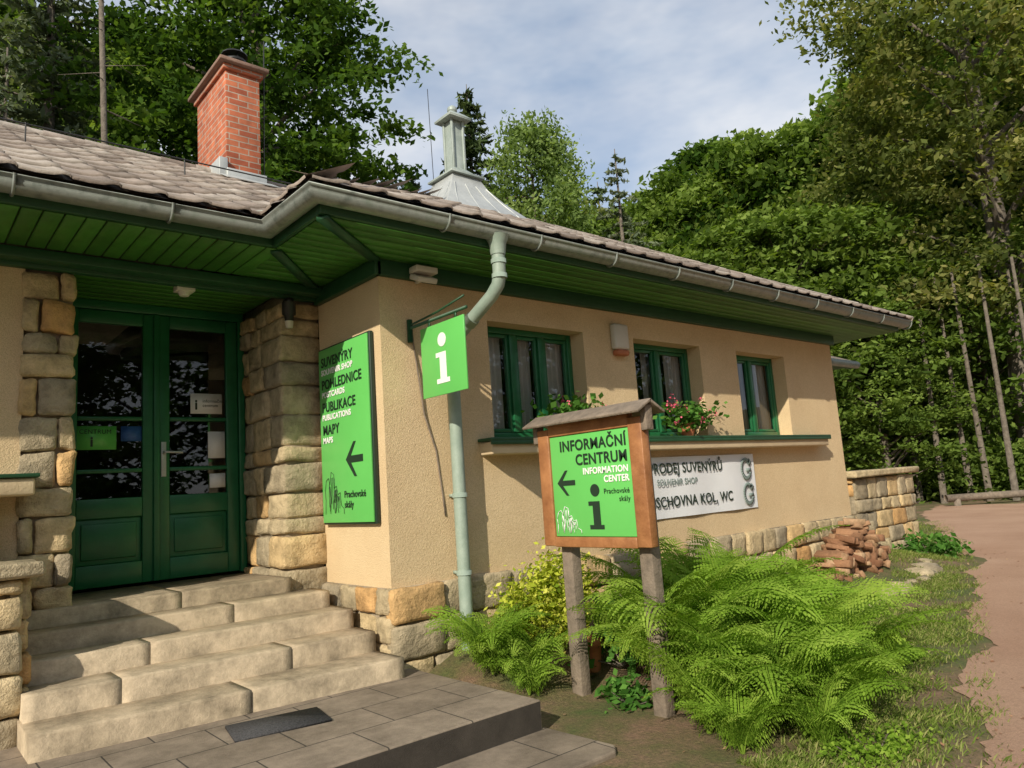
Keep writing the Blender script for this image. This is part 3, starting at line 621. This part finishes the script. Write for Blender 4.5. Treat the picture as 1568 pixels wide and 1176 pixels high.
def conifer(base,H,R,cb,sp=.38,nb=8,dens=.13,ns=.13,sparse=1.,droop=.25):
    a=Acc();b=np.array(base,float);a.tube([b-np.array([0,0,.3]),b+np.array([0,0,H*.5]),b+np.array([0,0,H])],[H*.012+.03,H*.007+.02,.015],8,0)
    z=cb;PC=[];VV=[]
    while z<H-.1:
        q=(z-cb)/(H-cb);L0=R*(1-q)**.8+.18;k=max(4,int(nb*(.6+.4*(1-q))))
        for j in range(k):
            if random.random()>sparse: continue
            an=random.uniform(0,6.283);L=L0*random.uniform(.65,1.12);n=max(4,int(L/dens*1.6));s_=np.linspace(.12,1,n)
            x=s_*L;zz=z-droop*L*s_**1.3*1.0+.12*L*s_**3+random.uniform(-.1,.1)
            lat=rng.normal(0,1,(3,n))*.16*L*(1-s_*.6)*np.minimum(1,s_*2.5)
            for m_ in range(3):
                PX=b[0]+x*math.cos(an)-lat[m_]*math.sin(an);PY=b[1]+x*math.sin(an)+lat[m_]*math.cos(an)
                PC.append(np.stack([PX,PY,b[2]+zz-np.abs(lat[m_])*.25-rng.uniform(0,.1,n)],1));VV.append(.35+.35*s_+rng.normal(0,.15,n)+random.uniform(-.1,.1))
            if j%2==0: a.tube([b+np.array([0,0,z]),b+np.array([math.cos(an)*L*.9,math.sin(an)*L*.9,z-droop*L*.8])],[.03,.008],4,0,cap=False)
        z+=sp*random.uniform(.75,1.2)
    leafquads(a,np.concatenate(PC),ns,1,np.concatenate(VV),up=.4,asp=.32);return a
def pol(az,d,z=None):
    x=d*math.cos(math.radians(az));y_=d*math.sin(math.radians(az));return (x,y_,float(gz(x,y_)) if z is None else z)
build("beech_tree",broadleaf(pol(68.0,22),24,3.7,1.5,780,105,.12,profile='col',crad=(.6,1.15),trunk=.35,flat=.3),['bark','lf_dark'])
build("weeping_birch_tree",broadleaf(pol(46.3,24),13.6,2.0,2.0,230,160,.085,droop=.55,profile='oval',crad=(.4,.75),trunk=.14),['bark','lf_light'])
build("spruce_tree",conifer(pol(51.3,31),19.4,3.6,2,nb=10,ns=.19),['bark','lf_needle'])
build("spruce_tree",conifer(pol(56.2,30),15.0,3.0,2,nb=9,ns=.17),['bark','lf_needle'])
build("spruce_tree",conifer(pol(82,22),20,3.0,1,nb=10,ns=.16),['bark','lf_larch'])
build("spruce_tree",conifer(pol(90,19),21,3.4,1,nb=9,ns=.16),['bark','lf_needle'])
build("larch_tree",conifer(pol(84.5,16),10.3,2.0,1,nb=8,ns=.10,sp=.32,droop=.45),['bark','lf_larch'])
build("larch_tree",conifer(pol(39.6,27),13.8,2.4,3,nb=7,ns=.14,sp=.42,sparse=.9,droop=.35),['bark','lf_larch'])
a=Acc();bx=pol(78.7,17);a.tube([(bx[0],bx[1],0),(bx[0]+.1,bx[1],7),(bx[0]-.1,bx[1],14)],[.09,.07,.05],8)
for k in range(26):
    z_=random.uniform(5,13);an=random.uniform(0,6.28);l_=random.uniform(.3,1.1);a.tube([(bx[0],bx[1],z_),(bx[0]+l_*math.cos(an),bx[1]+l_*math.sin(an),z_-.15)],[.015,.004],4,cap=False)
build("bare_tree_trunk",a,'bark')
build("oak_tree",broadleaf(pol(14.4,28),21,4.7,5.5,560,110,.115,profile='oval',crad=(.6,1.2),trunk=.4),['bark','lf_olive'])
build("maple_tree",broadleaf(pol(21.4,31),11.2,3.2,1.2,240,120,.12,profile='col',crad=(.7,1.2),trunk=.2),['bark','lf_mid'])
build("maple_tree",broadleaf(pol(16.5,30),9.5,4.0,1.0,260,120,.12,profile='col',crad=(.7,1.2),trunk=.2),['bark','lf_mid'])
forest=empty("forest_background")
vars_=[]
for i,(mt) in enumerate(['lf_mid','lf_dark','lf_mid','lf_olive']):
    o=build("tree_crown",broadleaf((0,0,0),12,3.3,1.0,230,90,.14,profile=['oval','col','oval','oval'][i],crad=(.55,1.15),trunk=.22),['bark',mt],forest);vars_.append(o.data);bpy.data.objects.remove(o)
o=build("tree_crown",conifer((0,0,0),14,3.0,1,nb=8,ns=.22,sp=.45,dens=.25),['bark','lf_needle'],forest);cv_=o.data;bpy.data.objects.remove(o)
def inst(me,az,d,H,base=12,w_=1.):
    p=pol(az,d);o=bpy.data.objects.new("tree",me);COL.objects.link(o);o.parent=forest;k=H/base;o.location=p;o.scale=(k*w_,k*w_,k);o.rotation_euler=(0,0,random.uniform(0,6.28))
for az,d,tn in [(61,36,.38),(55,36,.38),(48.5,38,.36),(44.8,36,.38),(42.0,36,.37),(39,38,.35),(36.4,38,.38),(34.2,36,.40),(32.0,37,.445),(29.6,36,.42),(27.2,37,.44),(24.8,37,.42),(22,38,.44),(18.5,38,.5),(14,40,.5),(9,38,.5),(74,38,.6),(86,34,.6),(94,30,.6)]:
    g_=pol(az,d)[2];inst(random.choice(vars_),az,d,1.45+tn*d-g_,w_=.95)
for az,d,tn in [(50,29,.25),(46,27,.25),(43,28,.30),(40,27,.28),(37,26,.30),(34,27,.30),(31,26,.31),(28.2,26,.33),(25.3,27,.32),(23.0,25,.20),(60,29,.3),(65,30,.3)]:
    inst(random.choice([vars_[0],vars_[2]]),az,d,1.45+tn*d-.2,w_=1.15)
for az,d,tn in [(58.5,42,.45),(46.5,42,.43),(41.2,44,.42),(35.6,44,.43),(53.5,40,.44),(88,38,.7)]:
    g_=pol(az,d)[2];inst(cv_,az,d,1.45+tn*d-g_,14)
for az in np.arange(6,50,8):
    d=random.uniform(46,54);inst(random.choice(vars_),az,d,13,w_=1.4)
# woodland on the other side of the clearing (behind the viewpoint), open towards the sun
for az in (244,260,276,294,314,336,160,140):
    inst(vars_[1],az,random.uniform(18,23),random.uniform(10,13),w_=1.3)
bush=Acc()
for az in np.arange(8,27,.9):
    d=random.uniform(26,31);p=pol(az,d);n_=700;c=rng.normal(size=(n_,3))*np.array([.8,.8,.5])+np.array([p[0],p[1],p[2]+.7]);leafquads(bush,c,.10,0,rng.normal(.4,.2,n_))
build("forest_undergrowth",bush,'lf_mid')
yt_=empty("young_tree_trunks");a=Acc()
for az,d in ((19.8,25),(18.2,26),(15.8,25),(14.6,26),(17.2,25.5),(21.2,26),(13.9,25)):
    p=pol(az,d);l_=random.uniform(-.6,.6);a.tube([(p[0],p[1],0),(p[0]+l_*.5,p[1],3),(p[0]+l_,p[1],7)],[.10,.07,.04],8)
build("trunks",a,'bark',yt_)
# ------------------------------------------------------------ ferns
def fern(acc,base,R,nf,el0=(68,88),e1r=(-55,0),mi=0):
    for k in range(nf):
        ph=(k+random.random()*.8)/nf*6.283
        L=R*random.uniform(.7,1.12);e0=math.radians(random.uniform(*el0));e1=math.radians(random.uniform(*e1r))
        sN=np.linspace(0,1,40);thN=e0+(e1-e0)*sN**1.5;bend=random.uniform(-.4,.4)*sN**2
        cx_=np.cumsum(np.cos(thN)*np.cos(bend))/40*L;cy_=np.cumsum(np.cos(thN)*np.sin(bend))/40*L;dz_=np.cumsum(np.sin(thN))/40*L
        n=int(28+16*min(L,1.2));s_=np.linspace(.14,.992,n);sp_=.85/n
        wd=.16*L*np.sin(np.clip((s_-.03)*1.03,0,1)**.6*math.pi)**.85+.005
        tw=random.uniform(-.7,.7);base_v=.35+random.uniform(-.25,.3)
        rows=[];pz=[];pv=[]
        for sd_ in (-1,1):
            for i in range(n):
                m_=int(np.clip(wd[i]/.014,3,9));tv=np.linspace(.06,1,m_)*wd[i];step=wd[i]/m_
                ll=sp_*.74*(1-.8*(tv/wd[i])**1.4)
                zj=random.gauss(0,.10);vj=random.gauss(0,.09)
                for sd2 in (-1,1):
                    s0=s_[i]+tv*.32/L
                    rows.append(np.stack([s0,tv*sd_,s0+sd2*ll,(tv+.25*step)*sd_,s0+sd2*ll*.9+.1*sp_,(tv+step*.75)*sd_,s0,(tv+step*1.0)*sd_],1));pz.append(np.full(m_,zj));pv.append(np.full(m_,vj))
        Q=np.concatenate(rows);m=len(Q);pz=np.repeat(np.concatenate(pz),4);pv=np.concatenate(pv);Sx=Q[:,0::2].ravel();Tx=Q[:,1::2].ravel()
        X_=np.interp(Sx,sN,cx_);Y0=np.interp(Sx,sN,cy_);Z_=np.interp(Sx,sN,dz_)
        Tl=Tx*math.cos(tw);Z2=Z_+Tx*math.sin(tw)-1.3*Tx**2/(L*.5)+pz*np.abs(Tx)+rng.normal(0,.0015,len(Tx))
        YY=Y0+Tl
        P=np.stack([base[0]+X_*math.cos(ph)-YY*math.sin(ph),base[1]+X_*math.sin(ph)+YY*math.cos(ph),base[2]+Z2],1)
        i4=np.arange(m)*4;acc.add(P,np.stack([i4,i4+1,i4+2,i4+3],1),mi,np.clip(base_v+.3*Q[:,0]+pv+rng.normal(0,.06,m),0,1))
        st_=np.stack([base[0]+cx_[::5]*math.cos(ph)-cy_[::5]*math.sin(ph),base[1]+cx_[::5]*math.sin(ph)+cy_[::5]*math.cos(ph),base[2]+dz_[::5]-.003],1);acc.tube(st_,np.linspace(.005,.0015,len(st_)),4,mi,.7,cap=False)
fe=Acc()
for (x_,y_,R,nf) in [(3.55,2.45,.98,20),(3.95,2.72,1.22,22),(3.40,2.12,.85,18),(3.85,2.25,1.0,20),(4.25,2.95,1.22,20),(4.4,2.5,.98,16),(3.65,2.85,1.15,16),(4.7,3.0,.95,16),(4.1,2.05,.78,14),(3.15,2.35,.72,14),(4.6,3.4,1.05,14),(3.6,1.92,.72,14),(3.02,2.08,.55,12),(3.3,1.85,.55,12),(4.0,3.1,1.2,14),(3.5,2.7,1.05,14),(5.1,3.5,.8,12)]:
    fern(fe,(x_,y_,float(gz(x_,y_))-.02),R,nf)
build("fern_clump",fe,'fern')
fe=Acc()
for (x_,y_,R,nf) in [(2.90,3.72,.62,20),(3.12,3.58,.52,14),(2.95,3.45,.42,10)]: fern(fe,(x_,y_,float(gz(x_,y_))),R,nf)
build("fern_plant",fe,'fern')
def bushy(name,c,r_,n,ls,mat,base=None):
    a=Acc();nc=26;cc=rng.normal(size=(nc,3));cc/=np.linalg.norm(cc,axis=1)[:,None];cc[:,2]=np.abs(cc[:,2]);cc*=rng.uniform(.4,1,(nc,1))
    idx=rng.integers(0,nc,n);P=np.array(c)+(cc[idx]+rng.normal(0,.16,(n,3)))*np.array(r_)
    leafquads(a,P,ls,1,rng.normal(.5,.22,n)+rng.uniform(-.2,.2,nc)[idx],up=.5)
    for k in range(14):
        q=np.array(c)+cc[k]*np.array(r_)*.9;a.tube([(c[0],c[1],c[2]-.05),q],[.008,.003],4,0,cap=False)
    return build(name,a,['bark',mat])
bushy("variegated_shrub",(3.55,3.88,.40),(.45,.25,.56),5200,.020,'yellow')
bushy("broadleaf_plant",(3.72,3.4,.32),(.30,.25,.42),480,.05,'geran')
bushy("broadleaf_plant",(3.32,3.0,.22),(.18,.2,.12),200,.03,'geran')
bushy("low_green_plant",(4.9,2.3,.2),(.35,.2,.2),500,.035,'fern')
bushy("low_green_plant",(3.35,1.65,.2),(.40,.18,.08),1100,.013,'fern')
bushy("low_green_plant",(10.2,3.9,.2),(.5,.4,.35),700,.045,'geran')
bushy("sidewall_bush",(10.0,5.2,.8),(.5,.4,.7),900,.05,'geran')
bushy("unseen_shade_shrub",(-2.3,1.2,.2),(.8,1.0,1.75),9000,.05,'lf_mid')  # unseen shrub left of the view, added to cast shade on the terrace
for (x_,nn,pk) in ((4.22,420,4),(5.75,600,26)):
    g_=empty("geranium_pot")
    a=Acc();a.tube([(x_,YF-.06,1.826),(x_,YF-.06,1.83),(x_,YF-.06,1.93),(x_,YF-.06,1.95)],[.05,.055,.075,.08],12);build("pot",a,'terracotta',g_,smooth=True)
    a=Acc();P=np.array([x_,YF-.08,2.02])+rng.normal(size=(nn,3))*np.array([.16,.07,.06]);leafquads(a,P,.028,0,rng.normal(.5,.25,nn),asp=.9);build("leaves",a,'geran',g_)
    a=Acc()
    for k in range(pk):
        c=np.array([x_,YF-.10,2.06])+rng.normal(size=3)*np.array([.16,.06,.05]);leafquads(a,c+rng.normal(0,.012,(12,3)),.010,0,np.full(12,.5),asp=.9)
    build("blossoms",a,'redleaf',g_)
a=Acc();a.tube([(3.55,3.55,.25),(3.55,3.55,.42),(3.55,3.55,.42),(3.55,3.55,.46)],[.08,.10,.115,.115],16);build("terracotta_pot",a,'terracotta')
lw=empty("low_stone_wall");a=Acc();c_=Acc();c_.box(10.02,11.9,4.73,5.3,0,1.28);masonry(a,(10.0,4.72,0),(1,0,0),1.92,.15,1.28,(0,-1,0),.04,(.16,.28),(.25,.5));masonry(a,(10.02,5.3,0),(0,-1,0),.6,.15,1.28,(-1,0,0),.04,(.16,.28),(.25,.4))
a.box(9.9,12.0,4.6,5.4,1.29,1.38,0,.45,.004);o=build("blocks",a,'stone',lw,.015,seg=1,smooth=True);roughen(o,.04);build("core",c_,'mortar',lw)
bb=empty("stone_buttress");a=Acc();a.box(9.0,9.5,4.25,5.0,.1,.75,0,.3,.01);a.box(9.5,10.0,4.3,5.1,.1,.5,0,.5,.01);a.box(8.95,9.25,4.5,4.9,.75,1.15,0,.2,.01);o=build("blocks",a,'stone',bb,.02,seg=1,smooth=True);roughen(o,.06,3)
def rock(acc,c,s_,mi=0):
    u=np.linspace(0,np.pi,6);v=np.arange(8)*np.pi/4;V=[];sx=rng.uniform(.7,1.3,3)*s_
    for a_ in u:
        for b_ in v: V.append([math.sin(a_)*math.cos(b_),math.sin(a_)*math.sin(b_),math.cos(a_)])
    V=np.array(V);V=np.sign(V)*np.abs(V)**.75;k=rng.normal(0,.09,(len(V),1));k[:8]=k[0];k[-8:]=k[-1];V=V*(1+k)*sx*np.array([1,1,.6])+np.array(c)
    acc.add(V,[(i*8+j,(i+1)*8+j,(i+1)*8+(j+1)%8,i*8+(j+1)%8) for i in range(5) for j in range(8)],mi,random.random()*.4)
a=Acc()
for x_ in np.arange(5.0,9.5,.2):
    yy=np.interp(x_,[5,5.5,7,8.5,9.5],[3.1,3.15,3.2,3.4,3.6]);rock(a,(x_,yy+random.uniform(-.05,.05),.21),random.uniform(.05,.10))
for k in range(14): rock(a,(random.uniform(8.6,10),random.uniform(3.5,4.1),.22),random.uniform(.08,.17))
build("bed_edging_stones",a,'stone',None)
a=Acc()
for k in range(150):
    cx=random.gauss(8.05,.34);hh=max(.06,.62*(1-abs(cx-8.05)/.95));cz=.25+random.uniform(0,1)*hh
    an=random.gauss(1.4,.3);d=np.array([math.cos(an),math.sin(an),random.gauss(0,.1)]);d/=np.linalg.norm(d);u_=np.cross(d,(0,0,1));u_/=np.linalg.norm(u_);v_=np.cross(u_,d);ro=random.uniform(0,3);u2=u_*math.cos(ro)+v_*math.sin(ro);v2=-u_*math.sin(ro)+v_*math.cos(ro)
    a.obox((cx,3.88+random.uniform(-.12,.1),cz),[d,u2,v2],(random.uniform(.10,.16),random.uniform(.02,.045),random.uniform(.02,.04)),0,random.random(),.008)
build("firewood_stack",a,'orange',None,.004,seg=1)
lb=empty("log_bench");a=Acc();a.tube([(21.8,7.8,.42),(22.8,6.9,.42),(23.8,6.0,.42)],.10,10);a.tube([(22.0,7.6,.1),(22.0,7.6,.4)],.09,8);a.tube([(23.5,6.25,.1),(23.5,6.25,.4)],.09,8);build("log",a,'oldwood',lb)
# grass blades
n=120000;X_=2.9+14*rng.uniform(0,1,n)**1.6;e_=np.interp(X_,[p[0] for p in edge],[p[1] for p in edge]);Wd=np.interp(X_,[3,5,8,12,17],[.95,.95,.7,1.2,2]);q=rng.uniform(-.2,1,n);Y_=e_+q*Wd
dens=np.sin(X_*2.1+np.sin(Y_*5)*2)*np.cos(Y_*4.3+X_)+.5*np.sin(X_*7.7+Y_*9.1);keep=(rng.uniform(0,1,n)<np.clip(dens*.6+.45,0.06,.95))&(rng.uniform(0,1,n)<np.clip((q+.22)*2.2,0,1));X_=X_[keep];Y_=Y_[keep];n=len(X_)
B=np.stack([X_,Y_,gz(X_,Y_)],1);an=rng.uniform(0,6.28,n);hh=rng.uniform(.010,.040,n);ww=rng.uniform(.002,.0042,n);dv=np.stack([np.cos(an),np.sin(an),0*an],1);pv=np.stack([-np.sin(an),np.cos(an),0*an],1);le=rng.uniform(.3,1.4,n)
mid=B+dv*(hh*le*.4)[:,None]+np.array([0,0,1])*(hh*.6)[:,None];tip=B+dv*(hh*le)[:,None]+np.array([0,0,1])*hh[:,None]
V=np.stack([B-pv*ww[:,None],B+pv*ww[:,None],mid+pv*ww[:,None]*.7,tip],1).reshape(-1,3);i4=np.arange(n)*4
a=Acc();a.add(V,np.stack([i4,i4+1,i4+2,i4+3],1),0,rng.uniform(0,1,n));build("grass",a,'grass')
n=600;a=Acc();P=np.stack([rng.uniform(2.5,12,n),rng.uniform(.5,4,n),np.full(n,.225)],1);P[:,1]=np.interp(P[:,0],[p[0] for p in edge],[p[1] for p in edge])+rng.normal(-.1,.9,n);P[:,2]=gz(P[:,0],P[:,1])+.012;leafquads(a,P,.014,0,rng.uniform(0,1,n),up=3);build("fallen_leaves",a,'orange')
